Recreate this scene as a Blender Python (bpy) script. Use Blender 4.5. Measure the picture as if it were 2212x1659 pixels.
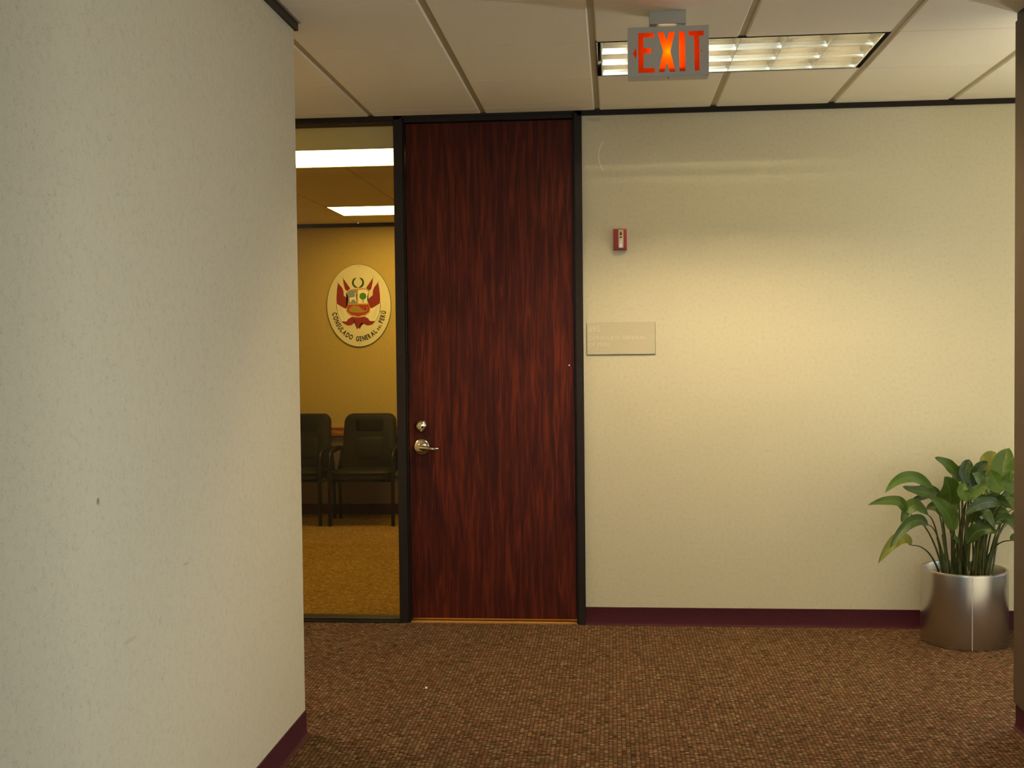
import bpy, bmesh, math, random
from mathutils import Vector, Matrix

# ------------------------------------------------------------------ clear
for o in list(bpy.data.objects):
    bpy.data.objects.remove(o, do_unlink=True)
scene = bpy.context.scene
COL = scene.collection
PI = math.pi

# ------------------------------------------------------------------ camera
R = Vector((0.9960862679398361, 0.08771120765600372, -0.010903709149400522))
U = Vector((0.008078216603536314, 0.03250429520691308, 0.999438949215813))
F = Vector((-0.08801641459520876, 0.9956154954823812, -0.03166853197066579))
cam_data = bpy.data.cameras.new('camera')
cam = bpy.data.objects.new('camera', cam_data)
COL.objects.link(cam)
m = Matrix(((R.x, U.x, -F.x, -0.0232), (R.y, U.y, -F.y, -6.1256),
            (R.z, U.z, -F.z, 1.4994), (0, 0, 0, 1)))
cam.matrix_world = m
cam_data.sensor_width = 36.0
cam_data.lens = 2460.15 / 2212 * 36.0
cam_data.clip_start = 0.05
cam_data.clip_end = 100
scene.camera = cam

# ------------------------------------------------------------------ view / world / big lights
scene.view_settings.view_transform = 'Standard'
scene.view_settings.look = 'None'
scene.view_settings.exposure = 0.55
scene.view_settings.gamma = 1.0
scene.view_settings.use_curve_mapping = False
scene.cycles.use_denoising = True
scene.cycles.sample_clamp_indirect = 6.0

world = bpy.data.worlds.new('overcast_sky')
scene.world = world
world.use_nodes = True
world.node_tree.nodes['Background'].inputs[0].default_value = (0.62, 0.78, 1.0, 1)
world.node_tree.nodes['Background'].inputs[1].default_value = 0.6


def area(name, loc, direction, sx, sy, power, color, spread=180):
    ld = bpy.data.lights.new(name, 'AREA')
    ld.shape = 'RECTANGLE'
    ld.size, ld.size_y = sx, sy
    ld.energy = power
    ld.color = color
    ld.spread = math.radians(spread)
    o = bpy.data.objects.new(name, ld)
    COL.objects.link(o)
    o.location = loc
    o.rotation_euler = Vector(direction).to_track_quat('-Z', 'Y').to_euler()
    return o


DAY = (1.0, 0.95, 0.80)
area('daylight_end_window', (4.15, -0.8, 1.4), (-1, 0, 0), 2.3, 1.4, 6, DAY)
area('daylight_side_window', (3.15, 0.24, 1.4), (-0.62, -0.78, 0), 1.0, 2.2, 62, (0.97, 0.97, 0.92), 100)
area('behind_camera_fill', (0.15, -11.25, 1.4), (0, 1, 0), 2.3, 2.3, 62, (0.80, 0.92, 1.0))  # unseen fill lamp added behind the camera
area('left_wall_fill', (1.75, -4.4, 1.05), (-0.93, 0.37, 0), 1.2, 1.3, 12.5, (0.90, 0.93, 0.95), 110)  # unseen lamp added beside the camera to brighten the left wall

area('left_corridor_fill', (-3.1, -1.06, 2.75), (0, 0, -1), 1.15, 0.55, 32, (1.0, 0.84, 0.56))  # bare lamp added out of view to brighten the ceiling on the left

H = 2.7585          # corridor ceiling
HO = 2.64           # office ceiling
S = 0.6096          # ceiling grid
GX0, GY0 = -1.3138, -0.755
XL, YL = -1.2287, -1.8131   # corner of the left wall
XR, YR = 1.5336, -1.5820    # corner of the right wall

LEAVES = [
    (1.377,-0.5,0.684,1.33,-0.525,0.743,1.193,-0.55,0.727,0.055),
    (1.555,-0.35,0.777,1.413,-0.425,0.848,1.285,-0.5,0.78,0.061),
    (1.557,-0.4,0.768,1.475,-0.425,0.775,1.381,-0.45,0.804,0.056),
    (1.557,-0.3,0.736,1.484,-0.35,0.734,1.411,-0.4,0.701,0.031),
    (1.507,-0.42,0.661,1.426,-0.46,0.712,1.362,-0.5,0.637,0.074),
    (1.504,-0.45,0.616,1.401,-0.525,0.641,1.283,-0.6,0.528,0.06),
    (1.437,-0.4,0.507,1.359,-0.45,0.545,1.252,-0.5,0.436,0.065),
    (1.603,-0.5,0.593,1.568,-0.525,0.692,1.481,-0.55,0.765,0.082),
    (1.614,-0.4,0.709,1.611,-0.425,0.78,1.578,-0.45,0.851,0.116),
    (1.705,-0.3,0.811,1.646,-0.325,0.883,1.561,-0.35,0.936,0.066),
    (1.728,-0.35,0.794,1.72,-0.325,0.859,1.741,-0.3,0.919,0.103),
    (1.731,-0.42,0.791,1.747,-0.41,0.869,1.798,-0.4,0.918,0.079),
    (1.843,-0.3,0.834,1.847,-0.275,0.9,1.882,-0.25,0.953,0.114),
    (1.884,-0.38,0.802,1.884,-0.365,0.898,1.915,-0.35,0.981,0.117),
    (1.84,-0.5,0.794,1.801,-0.5,0.834,1.779,-0.5,0.89,0.096),
    (1.882,-0.4,0.772,1.929,-0.375,0.831,1.999,-0.35,0.828,0.088),
    (1.655,-0.55,0.745,1.699,-0.55,0.796,1.749,-0.55,0.814,0.054),
    (1.654,-0.56,0.748,1.634,-0.555,0.796,1.652,-0.55,0.829,0.059),
    (1.85,-0.45,0.788,1.787,-0.475,0.798,1.728,-0.5,0.776,0.051),
    (1.75,-0.5,0.691,1.729,-0.51,0.735,1.7,-0.52,0.77,0.069),
    (1.834,-0.48,0.724,1.724,-0.54,0.733,1.629,-0.6,0.686,0.06),
    (1.817,-0.45,0.725,1.885,-0.475,0.724,1.939,-0.5,0.669,0.065),
    (1.902,-0.3,0.695,1.855,-0.3,0.732,1.804,-0.3,0.713,0.047),
    (1.894,-0.35,0.711,1.946,-0.325,0.763,2.01,-0.3,0.746,0.07),
    (1.682,-0.25,0.646,1.687,-0.225,0.703,1.717,-0.2,0.752,0.067),
    (1.696,-0.52,0.645,1.729,-0.56,0.691,1.767,-0.6,0.618,0.068),
    (1.811,-0.45,0.619,1.87,-0.475,0.648,1.913,-0.5,0.553,0.055),
    (1.668,-0.52,0.538,1.707,-0.56,0.609,1.78,-0.6,0.603,0.077),
    (1.663,-0.4,0.52,1.633,-0.41,0.555,1.613,-0.42,0.561,0.028),
    (1.906,-0.4,0.532,1.943,-0.4,0.55,1.983,-0.4,0.505,0.042),
    (2.0,-0.2,0.752,2.059,-0.225,0.825,2.106,-0.25,0.758,0.087),
    (1.977,-0.3,0.649,2.037,-0.35,0.714,2.078,-0.4,0.641,0.081),
    (1.892,-0.15,0.769,1.869,-0.135,0.815,1.855,-0.12,0.861,0.083),
    (1.743,-0.15,0.745,1.785,-0.125,0.802,1.834,-0.1,0.835,0.073),
    (1.671,-0.12,0.598,1.642,-0.1,0.655,1.589,-0.08,0.64,0.063),
    (1.983,-0.15,0.58,2.072,-0.125,0.624,2.138,-0.1,0.549,0.068),
    (1.867,-0.12,0.527,1.839,-0.1,0.596,1.787,-0.08,0.568,0.063),
    (1.711,-0.22,0.749,1.728,-0.2,0.822,1.754,-0.18,0.886,0.082),
    (1.78,-0.36,0.731,1.73,-0.38,0.774,1.654,-0.4,0.795,0.07),
    (1.794,-0.42,0.689,1.814,-0.46,0.74,1.876,-0.5,0.705,0.07),
    (1.777,-0.3,0.672,1.807,-0.31,0.708,1.882,-0.32,0.675,0.081),
    (1.612,-0.25,0.688,1.562,-0.265,0.755,1.479,-0.28,0.766,0.072),
    (1.984,-0.2,0.658,2.0,-0.2,0.717,2.034,-0.2,0.775,0.082),
    (1.75,-0.3,0.741,1.789,-0.275,0.796,1.828,-0.25,0.856,0.071),
    (1.882,-0.25,0.753,1.913,-0.225,0.802,1.988,-0.2,0.85,0.081),
    (1.771,-0.46,0.771,1.75,-0.455,0.829,1.708,-0.45,0.869,0.074),
    (1.708,-0.2,0.657,1.66,-0.2,0.705,1.607,-0.2,0.653,0.072),
    (1.844,-0.3,0.63,1.888,-0.3,0.66,1.944,-0.3,0.621,0.057),
    (1.738,-0.48,0.783,1.772,-0.49,0.806,1.818,-0.5,0.767,0.064),
    (1.8,-0.15,0.615,1.832,-0.135,0.66,1.902,-0.12,0.634,0.068),
]

# ------------------------------------------------------------------ mesh helpers
class MB:
    def __init__(self):
        self.v, self.f, self.uv = [], [], {}

    def add(self, verts, faces):
        n = len(self.v)
        self.v += [tuple(p) for p in verts]
        self.f += [tuple(n + i for i in f) for f in faces]
        return self

    def box(self, x0, x1, y0, y1, z0, z1):
        vs = [(x, y, z) for z in (z0, z1) for y in (y0, y1) for x in (x0, x1)]
        return self.add(vs, [(0, 2, 3, 1), (4, 5, 7, 6), (0, 1, 5, 4), (2, 6, 7, 3), (0, 4, 6, 2), (1, 3, 7, 5)])

    def tube(self, pts, r, n=10, caps=True):
        pts = [Vector(p) for p in pts]
        rs = r if isinstance(r, (list, tuple)) else [r] * len(pts)
        up = Vector((0, 0, 1))
        t0 = (pts[1] - pts[0]).normalized()
        if abs(t0.dot(up)) > 0.9:
            up = Vector((1, 0, 0))
        vs = []
        for i, p in enumerate(pts):
            a = pts[max(i - 1, 0)]
            b = pts[min(i + 1, len(pts) - 1)]
            t = (b - a).normalized()
            s = t.cross(up)
            if s.length < 1e-4:
                s = t.cross(Vector((0, 1, 0)))
            s.normalize()
            u = s.cross(t).normalized()
            up = u
            for k in range(n):
                an = 2 * PI * k / n
                vs.append(p + s * math.cos(an) * rs[i] + u * math.sin(an) * rs[i])
        fs = []
        for i in range(len(pts) - 1):
            for k in range(n):
                k2 = (k + 1) % n
                fs.append((i * n + k, i * n + k2, (i + 1) * n + k2, (i + 1) * n + k))
        if caps:
            fs.append(tuple(range(n))[::-1])
            fs.append(tuple((len(pts) - 1) * n + k for k in range(n)))
        return self.add(vs, fs)

    def lathe(self, prof, c, n=64, axis='Z'):
        vs = []
        for r, h in prof:
            for k in range(n):
                a = 2 * PI * k / n
                x, y = r * math.cos(a), r * math.sin(a)
                vs.append((c[0] + x, c[1] + y, c[2] + h) if axis == 'Z' else (c[0] + x, c[1] - h, c[2] + y))
        fs = []
        for i in range(len(prof) - 1):
            for k in range(n):
                k2 = (k + 1) % n
                fs.append((i * n + k, i * n + k2, (i + 1) * n + k2, (i + 1) * n + k))
        if prof[0][0] > 1e-6:
            fs.append(tuple(range(n))[::-1])
        if prof[-1][0] > 1e-6:
            fs.append(tuple((len(prof) - 1) * n + k for k in range(n)))
        return self.add(vs, fs)

    def prism(self, poly, y0, y1):
        """polygon of (x,z) extruded along Y"""
        n = len(poly)
        vs = [(x, y0, z) for x, z in poly] + [(x, y1, z) for x, z in poly]
        fs = [tuple(range(n)), tuple(range(2 * n - 1, n - 1, -1))]
        fs += [(i, n + i, n + (i + 1) % n, (i + 1) % n) for i in range(n)]
        return self.add(vs, fs)

    def extrude_x(self, poly, x0, x1):
        n = len(poly)
        vs = [(x0, y, z) for y, z in poly] + [(x1, y, z) for y, z in poly]
        fs = [tuple(range(n)), tuple(range(2 * n - 1, n - 1, -1))]
        fs += [(i, n + i, n + (i + 1) % n, (i + 1) % n) for i in range(n)]
        return self.add(vs, fs)

    def build(self, name, mat, parent=None, smooth=False, bevel=0, seg=2, subsurf=0, loc=None):
        me = bpy.data.meshes.new(name)
        me.from_pydata(self.v, [], self.f)
        bm = bmesh.new()
        bm.from_mesh(me)
        if bevel:
            bmesh.ops.remove_doubles(bm, verts=bm.verts, dist=1e-5)
        bmesh.ops.recalc_face_normals(bm, faces=bm.faces)
        if bevel:
            es = [e for e in bm.edges if len(e.link_faces) == 2 and e.calc_face_angle(0) > 0.5]
            bmesh.ops.bevel(bm, geom=es, offset=bevel, segments=seg, profile=0.6, affect='EDGES', clamp_overlap=True)
        bm.to_mesh(me)
        bm.free()
        if smooth or bevel:
            me.polygons.foreach_set('use_smooth', [True] * len(me.polygons))
            me.set_sharp_from_angle(angle=math.radians(40))
        me.materials.append(mat)
        o = bpy.data.objects.new(name, me)
        COL.objects.link(o)
        if subsurf:
            md = o.modifiers.new('subsurf', 'SUBSURF')
            md.levels = md.render_levels = subsurf
        if parent:
            o.parent = parent
            o.location = -Vector(parent.location)
        if loc:
            o.location = loc
        return o


def empty(name, loc=(0, 0, 0)):
    o = bpy.data.objects.new(name, None)
    o.empty_display_size = 0.1
    o.location = loc
    COL.objects.link(o)
    return o


def tag(o, label=None, cat=None, group=None, kind=None):
    if label: o['label'] = label
    if cat: o['category'] = cat
    if group: o['group'] = group
    if kind: o['kind'] = kind
    return o


def struct(o):
    o['kind'] = 'structure'
    return o


# ------------------------------------------------------------------ materials
def new_mat(name):
    mt = bpy.data.materials.new(name)
    mt.use_nodes = True
    nt = mt.node_tree
    return mt, nt, nt.nodes['Principled BSDF'], nt.nodes, nt.links


def simple(name, col, rough=0.5, metal=0.0, spec=0.5, noise=0.0, nscale=200, bump=0.0, stretch=(1, 1, 1)):
    mt, nt, b, N, L = new_mat(name)
    b.inputs['Base Color'].default_value = (*col, 1)
    b.inputs['Roughness'].default_value = rough
    b.inputs['Metallic'].default_value = metal
    b.inputs['Specular IOR Level'].default_value = spec
    if noise or bump:
        tc = N.new('ShaderNodeTexCoord')
        mp = N.new('ShaderNodeMapping')
        mp.inputs['Scale'].default_value = stretch
        L.new(tc.outputs['Object'], mp.inputs['Vector'])
        nz = N.new('ShaderNodeTexNoise')
        nz.inputs['Scale'].default_value = nscale
        nz.inputs['Detail'].default_value = 3
        L.new(mp.outputs['Vector'], nz.inputs['Vector'])
        if noise:
            cr = N.new('ShaderNodeValToRGB')
            cr.color_ramp.elements[0].position = 0.3
            cr.color_ramp.elements[1].position = 0.7
            cr.color_ramp.elements[0].color = (*[c * (1 - noise) for c in col], 1)
            cr.color_ramp.elements[1].color = (*[min(1, c * (1 + noise)) for c in col], 1)
            L.new(nz.outputs['Fac'], cr.inputs['Fac'])
            L.new(cr.outputs['Color'], b.inputs['Base Color'])
        if bump:
            bp = N.new('ShaderNodeBump')
            bp.inputs['Strength'].default_value = bump
            bp.inputs['Distance'].default_value = 0.001
            L.new(nz.outputs['Fac'], bp.inputs['Height'])
            L.new(bp.outputs['Normal'], b.inputs['Normal'])
    return mt


def emit(name, col, strength):
    mt, nt, b, N, L = new_mat(name)
    b.inputs['Base Color'].default_value = (*col, 1)
    b.inputs['Emission Color'].default_value = (*col, 1)
    b.inputs['Emission Strength'].default_value = strength
    return mt


def math_node(N, L, op, a, b=None, c=None):
    n = N.new('ShaderNodeMath')
    n.operation = op
    for i, x in enumerate((a, b, c)):
        if x is None: continue
        if isinstance(x, (int, float)): n.inputs[i].default_value = x
        else: L.new(x, n.inputs[i])
    return n.outputs[0]


def wall_mat(name, col, scratch=False, stains=False):
    mt, nt, b, N, L = new_mat(name)
    b.inputs['Roughness'].default_value = 0.55
    b.inputs['Specular IOR Level'].default_value = 0.3
    tc = N.new('ShaderNodeTexCoord')
    n1 = N.new('ShaderNodeTexNoise'); n1.inputs['Scale'].default_value = 260; n1.inputs['Detail'].default_value = 4
    n2 = N.new('ShaderNodeTexNoise'); n2.inputs['Scale'].default_value = 55; n2.inputs['Detail'].default_value = 5
    L.new(tc.outputs['Object'], n1.inputs['Vector'])
    L.new(tc.outputs['Object'], n2.inputs['Vector'])
    cr = N.new('ShaderNodeValToRGB')
    e = cr.color_ramp.elements
    e[0].position = 0.30; e[0].color = (*[c * 0.74 for c in col], 1)
    e[1].position = 0.46; e[1].color = (*col, 1)
    k = e.new(0.75); k.color = (*[min(1, c * 1.07) for c in col], 1)
    s = math_node(N, L, 'MULTIPLY_ADD', n1.outputs['Fac'], 0.6, 0.0)
    s = math_node(N, L, 'MULTIPLY_ADD', n2.outputs['Fac'], 0.4, s)
    L.new(s, cr.inputs['Fac'])
    out = cr.outputs['Color']
    sep = N.new('ShaderNodeSeparateXYZ')
    L.new(tc.outputs['Object'], sep.inputs[0])

    def blot(cur, ux, uz, axis, rx, rz, colour, ring=None, zlim=None, amt=1.0):
        h = sep.outputs[axis]
        dx = math_node(N, L, 'DIVIDE', math_node(N, L, 'SUBTRACT', h, ux), rx)
        dz = math_node(N, L, 'DIVIDE', math_node(N, L, 'SUBTRACT', sep.outputs[2], uz), rz)
        d = math_node(N, L, 'SQRT', math_node(N, L, 'ADD', math_node(N, L, 'MULTIPLY', dx, dx), math_node(N, L, 'MULTIPLY', dz, dz)))
        if ring:
            d = math_node(N, L, 'DIVIDE', math_node(N, L, 'ABSOLUTE', math_node(N, L, 'SUBTRACT', d, 1.0)), ring)
            left = math_node(N, L, 'LESS_THAN', h, zlim)
        f = math_node(N, L, 'MAXIMUM', math_node(N, L, 'SUBTRACT', 1.0, d), 0.0)
        if ring: f = math_node(N, L, 'MULTIPLY', f, left)
        f = math_node(N, L, 'MINIMUM', math_node(N, L, 'MULTIPLY', f, 2.5 * amt), amt)
        mx = N.new('ShaderNodeMix'); mx.data_type = 'RGBA'
        L.new(f, mx.inputs[0]); L.new(cur, mx.inputs[6])
        mx.inputs[7].default_value = (*colour, 1)
        return mx.outputs[2]
    if scratch:
        out = blot(out, 0.040, 2.516, 0, 0.128, 0.128, (0.95, 0.88, 0.72), ring=0.02, zlim=-0.062, amt=0.7)
        out = blot(out, -0.11, 2.71, 0, 0.045, 0.012, (0.25, 0.22, 0.25), amt=0.35)
    if stains:
        out = blot(out, -3.558, 1.150, 1, 0.010, 0.010, (0.15, 0.13, 0.09), amt=0.7)
        out = blot(out, -3.017, 0.899, 1, 0.030, 0.005, (0.30, 0.26, 0.17), amt=0.45)
        out = blot(out, -3.40, 0.78, 1, 0.05, 0.007, (0.32, 0.28, 0.18), amt=0.3)
    L.new(out, b.inputs['Base Color'])
    bp = N.new('ShaderNodeBump'); bp.inputs['Strength'].default_value = 0.25; bp.inputs['Distance'].default_value = 0.0006
    L.new(s, bp.inputs['Height']); L.new(bp.outputs['Normal'], b.inputs['Normal'])
    return mt


def carpet_mat(name, cols, rib=0.0165, row=0.0105):
    mt, nt, b, N, L = new_mat(name)
    b.inputs['Roughness'].default_value = 1.0
    b.inputs['Specular IOR Level'].default_value = 0.05
    tc = N.new('ShaderNodeTexCoord')
    sep = N.new('ShaderNodeSeparateXYZ')
    nw = N.new('ShaderNodeTexNoise'); nw.inputs['Scale'].default_value = 30
    L.new(tc.outputs['Object'], nw.inputs['Vector'])
    L.new(tc.outputs['Object'], sep.inputs[0])
    wob = math_node(N, L, 'MULTIPLY_ADD', nw.outputs['Fac'], 0.5, -0.25)
    u = math_node(N, L, 'ADD', math_node(N, L, 'DIVIDE', sep.outputs[0], rib), wob)
    fu = math_node(N, L, 'FLOOR', u)
    odd = math_node(N, L, 'MULTIPLY', fu, 0.37)
    v = math_node(N, L, 'ADD', math_node(N, L, 'ADD', math_node(N, L, 'DIVIDE', sep.outputs[1], row), odd), wob)
    fv = math_node(N, L, 'FLOOR', v)
    cmb = N.new('ShaderNodeCombineXYZ')
    L.new(fu, cmb.inputs[0]); L.new(fv, cmb.inputs[1])
    wn = N.new('ShaderNodeTexWhiteNoise'); wn.noise_dimensions = '3D'
    L.new(cmb.outputs[0], wn.inputs['Vector'])
    cr = N.new('ShaderNodeValToRGB')
    cr.color_ramp.interpolation = 'CONSTANT'
    e = cr.color_ramp.elements
    n = len(cols)
    e[0].position = 0; e[0].color = (*cols[0], 1)
    e[1].position = 1 / n; e[1].color = (*cols[1], 1)
    for i in range(2, n):
        k = e.new(i / n); k.color = (*cols[i], 1)
    L.new(wn.outputs['Value'], cr.inputs['Fac'])
    ru = math_node(N, L, 'SINE', math_node(N, L, 'MULTIPLY', math_node(N, L, 'FRACT', u), PI))
    rv = math_node(N, L, 'SINE', math_node(N, L, 'MULTIPLY', math_node(N, L, 'FRACT', v), PI))
    hgt = math_node(N, L, 'MULTIPLY', math_node(N, L, 'POWER', ru, 0.6), math_node(N, L, 'POWER', rv, 0.5))
    # occlusion between the loops is painted in as a darker yarn brown
    mx = N.new('ShaderNodeMix'); mx.data_type = 'RGBA'
    sm = math_node(N, L, 'MINIMUM', math_node(N, L, 'MULTIPLY', hgt, 1.5), 1.0)
    L.new(sm, mx.inputs[0])
    mx.inputs[6].default_value = (*[c * 0.30 for c in cols[0]], 1)
    L.new(cr.outputs['Color'], mx.inputs[7])
    n3 = N.new('ShaderNodeTexNoise'); n3.inputs['Scale'].default_value = 2.2; n3.inputs['Detail'].default_value = 3
    L.new(tc.outputs['Object'], n3.inputs['Vector'])
    hv = N.new('ShaderNodeHueSaturation')
    L.new(math_node(N, L, 'MULTIPLY_ADD', n3.outputs['Fac'], 0.3, 0.85), hv.inputs['Value'])
    L.new(mx.outputs[2], hv.inputs['Color'])
    L.new(hv.outputs['Color'], b.inputs['Base Color'])
    bp = N.new('ShaderNodeBump'); bp.inputs['Strength'].default_value = 0.9; bp.inputs['Distance'].default_value = 0.004
    L.new(hgt, bp.inputs['Height']); L.new(bp.outputs['Normal'], b.inputs['Normal'])
    return mt


def door_mat():
    mt, nt, b, N, L = new_mat('mahogany_laminate')
    b.inputs['Roughness'].default_value = 0.42
    b.inputs['Specular IOR Level'].default_value = 0.12
    tc = N.new('ShaderNodeTexCoord')
    mp = N.new('ShaderNodeMapping'); mp.inputs['Scale'].default_value = (24, 1, 1.6)
    L.new(tc.outputs['Object'], mp.inputs['Vector'])
    w = N.new('ShaderNodeTexNoise'); w.inputs['Scale'].default_value = 1.6; w.inputs['Detail'].default_value = 8; w.inputs['Distortion'].default_value = 0.8
    L.new(mp.outputs['Vector'], w.inputs['Vector'])
    mp2 = N.new('ShaderNodeMapping'); mp2.inputs['Scale'].default_value = (230, 1, 7)
    L.new(tc.outputs['Object'], mp2.inputs['Vector'])
    g = N.new('ShaderNodeTexNoise'); g.inputs['Scale'].default_value = 1.0; g.inputs['Detail'].default_value = 5
    L.new(mp2.outputs['Vector'], g.inputs['Vector'])
    s = math_node(N, L, 'MULTIPLY_ADD', w.outputs['Fac'], 0.62, 0.0)
    s = math_node(N, L, 'MULTIPLY_ADD', g.outputs['Fac'], 0.38, s)
    cr = N.new('ShaderNodeValToRGB')
    e = cr.color_ramp.elements
    e[0].position = 0.36; e[0].color = (0.026, 0.006, 0.004, 1)
    e[1].position = 0.50; e[1].color = (0.060, 0.010, 0.005, 1)
    k = e.new(0.62); k.color = (0.118, 0.019, 0.007, 1)
    L.new(s, cr.inputs['Fac']); L.new(cr.outputs['Color'], b.inputs['Base Color'])
    return mt


def glass_mat(name, tint=(0.93, 0.95, 0.93)):
    mt = bpy.data.materials.new(name); mt.use_nodes = True
    nt = mt.node_tree; N = nt.nodes; L = nt.links
    N.clear()
    out = N.new('ShaderNodeOutputMaterial')
    tr = N.new('ShaderNodeBsdfTransparent'); tr.inputs[0].default_value = (*tint, 1)
    gl = N.new('ShaderNodeBsdfGlossy'); gl.inputs['Roughness'].default_value = 0.02
    gl.inputs['Color'].default_value = (0.4, 0.4, 0.4, 1)
    fr = N.new('ShaderNodeFresnel'); fr.inputs[0].default_value = 1.45
    mx = N.new('ShaderNodeMixShader')
    L.new(fr.outputs[0], mx.inputs[0]); L.new(tr.outputs[0], mx.inputs[1]); L.new(gl.outputs[0], mx.inputs[2])
    L.new(mx.outputs[0], out.inputs[0])
    return mt


def leaf_mat():
    mt, nt, b, N, L = new_mat('leaf_green')
    b.inputs['Roughness'].default_value = 0.33
    b.inputs['Specular IOR Level'].default_value = 0.5
    uv = N.new('ShaderNodeUVMap'); uv.uv_map = 'UVMap'
    sep = N.new('ShaderNodeSeparateXYZ'); L.new(uv.outputs[0], sep.inputs[0])
    au = math_node(N, L, 'ABSOLUTE', math_node(N, L, 'SUBTRACT', sep.outputs[0], 0.5))
    ph = math_node(N, L, 'SUBTRACT', math_node(N, L, 'MULTIPLY', sep.outputs[1], 60.0), math_node(N, L, 'MULTIPLY', au, 26.0))
    st = math_node(N, L, 'POWER', math_node(N, L, 'ABSOLUTE', math_node(N, L, 'SINE', ph)), 3.0)
    mid = math_node(N, L, 'LESS_THAN', au, 0.035)
    geo = N.new('ShaderNodeNewGeometry')
    cr = N.new('ShaderNodeValToRGB')
    e = cr.color_ramp.elements
    e[0].position = 0.0; e[0].color = (0.016, 0.038, 0.003, 1)
    e[1].position = 0.92; e[1].color = (0.075, 0.145, 0.007, 1)
    k = e.new(0.97); k.color = (0.30, 0.27, 0.03, 1)
    L.new(geo.outputs['Random Per Island'], cr.inputs['Fac'])
    hv = N.new('ShaderNodeMix'); hv.data_type = 'RGBA'
    L.new(math_node(N, L, 'MULTIPLY_ADD', st, 0.22, math_node(N, L, 'MULTIPLY', mid, 0.28)), hv.inputs[0])
    L.new(cr.outputs['Color'], hv.inputs[6])
    hv.inputs[7].default_value = (0.20, 0.27, 0.06, 1)
    L.new(hv.outputs[2], b.inputs['Base Color'])
    bp = N.new('ShaderNodeBump'); bp.inputs['Strength'].default_value = 0.5; bp.inputs['Distance'].default_value = 0.002
    L.new(st, bp.inputs['Height']); L.new(bp.outputs['Normal'], b.inputs['Normal'])
    tl = N.new('ShaderNodeBsdfTranslucent')
    L.new(hv.outputs[2], tl.inputs[0])
    mx = N.new('ShaderNodeMixShader'); mx.inputs[0].default_value = 0.3
    L.new(b.outputs[0], mx.inputs[1]); L.new(tl.outputs[0], mx.inputs[2])
    L.new(mx.outputs[0], N['Material Output'].inputs[0])
    return mt


def steel_mat():
    mt, nt, b, N, L = new_mat('brushed_steel')
    b.inputs['Base Color'].default_value = (0.56, 0.53, 0.50, 1)
    b.inputs['Metallic'].default_value = 1
    b.inputs['Roughness'].default_value = 0.24
    b.inputs['Anisotropic'].default_value = 0.6
    b.inputs['Anisotropic Rotation'].default_value = 0.0
    tc = N.new('ShaderNodeTexCoord')
    mp = N.new('ShaderNodeMapping'); mp.inputs['Scale'].default_value = (6, 6, 900)
    L.new(tc.outputs['Object'], mp.inputs['Vector'])
    nz = N.new('ShaderNodeTexNoise'); nz.inputs['Scale'].default_value = 1.0; nz.inputs['Detail'].default_value = 2
    L.new(mp.outputs['Vector'], nz.inputs['Vector'])
    return mt


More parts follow.
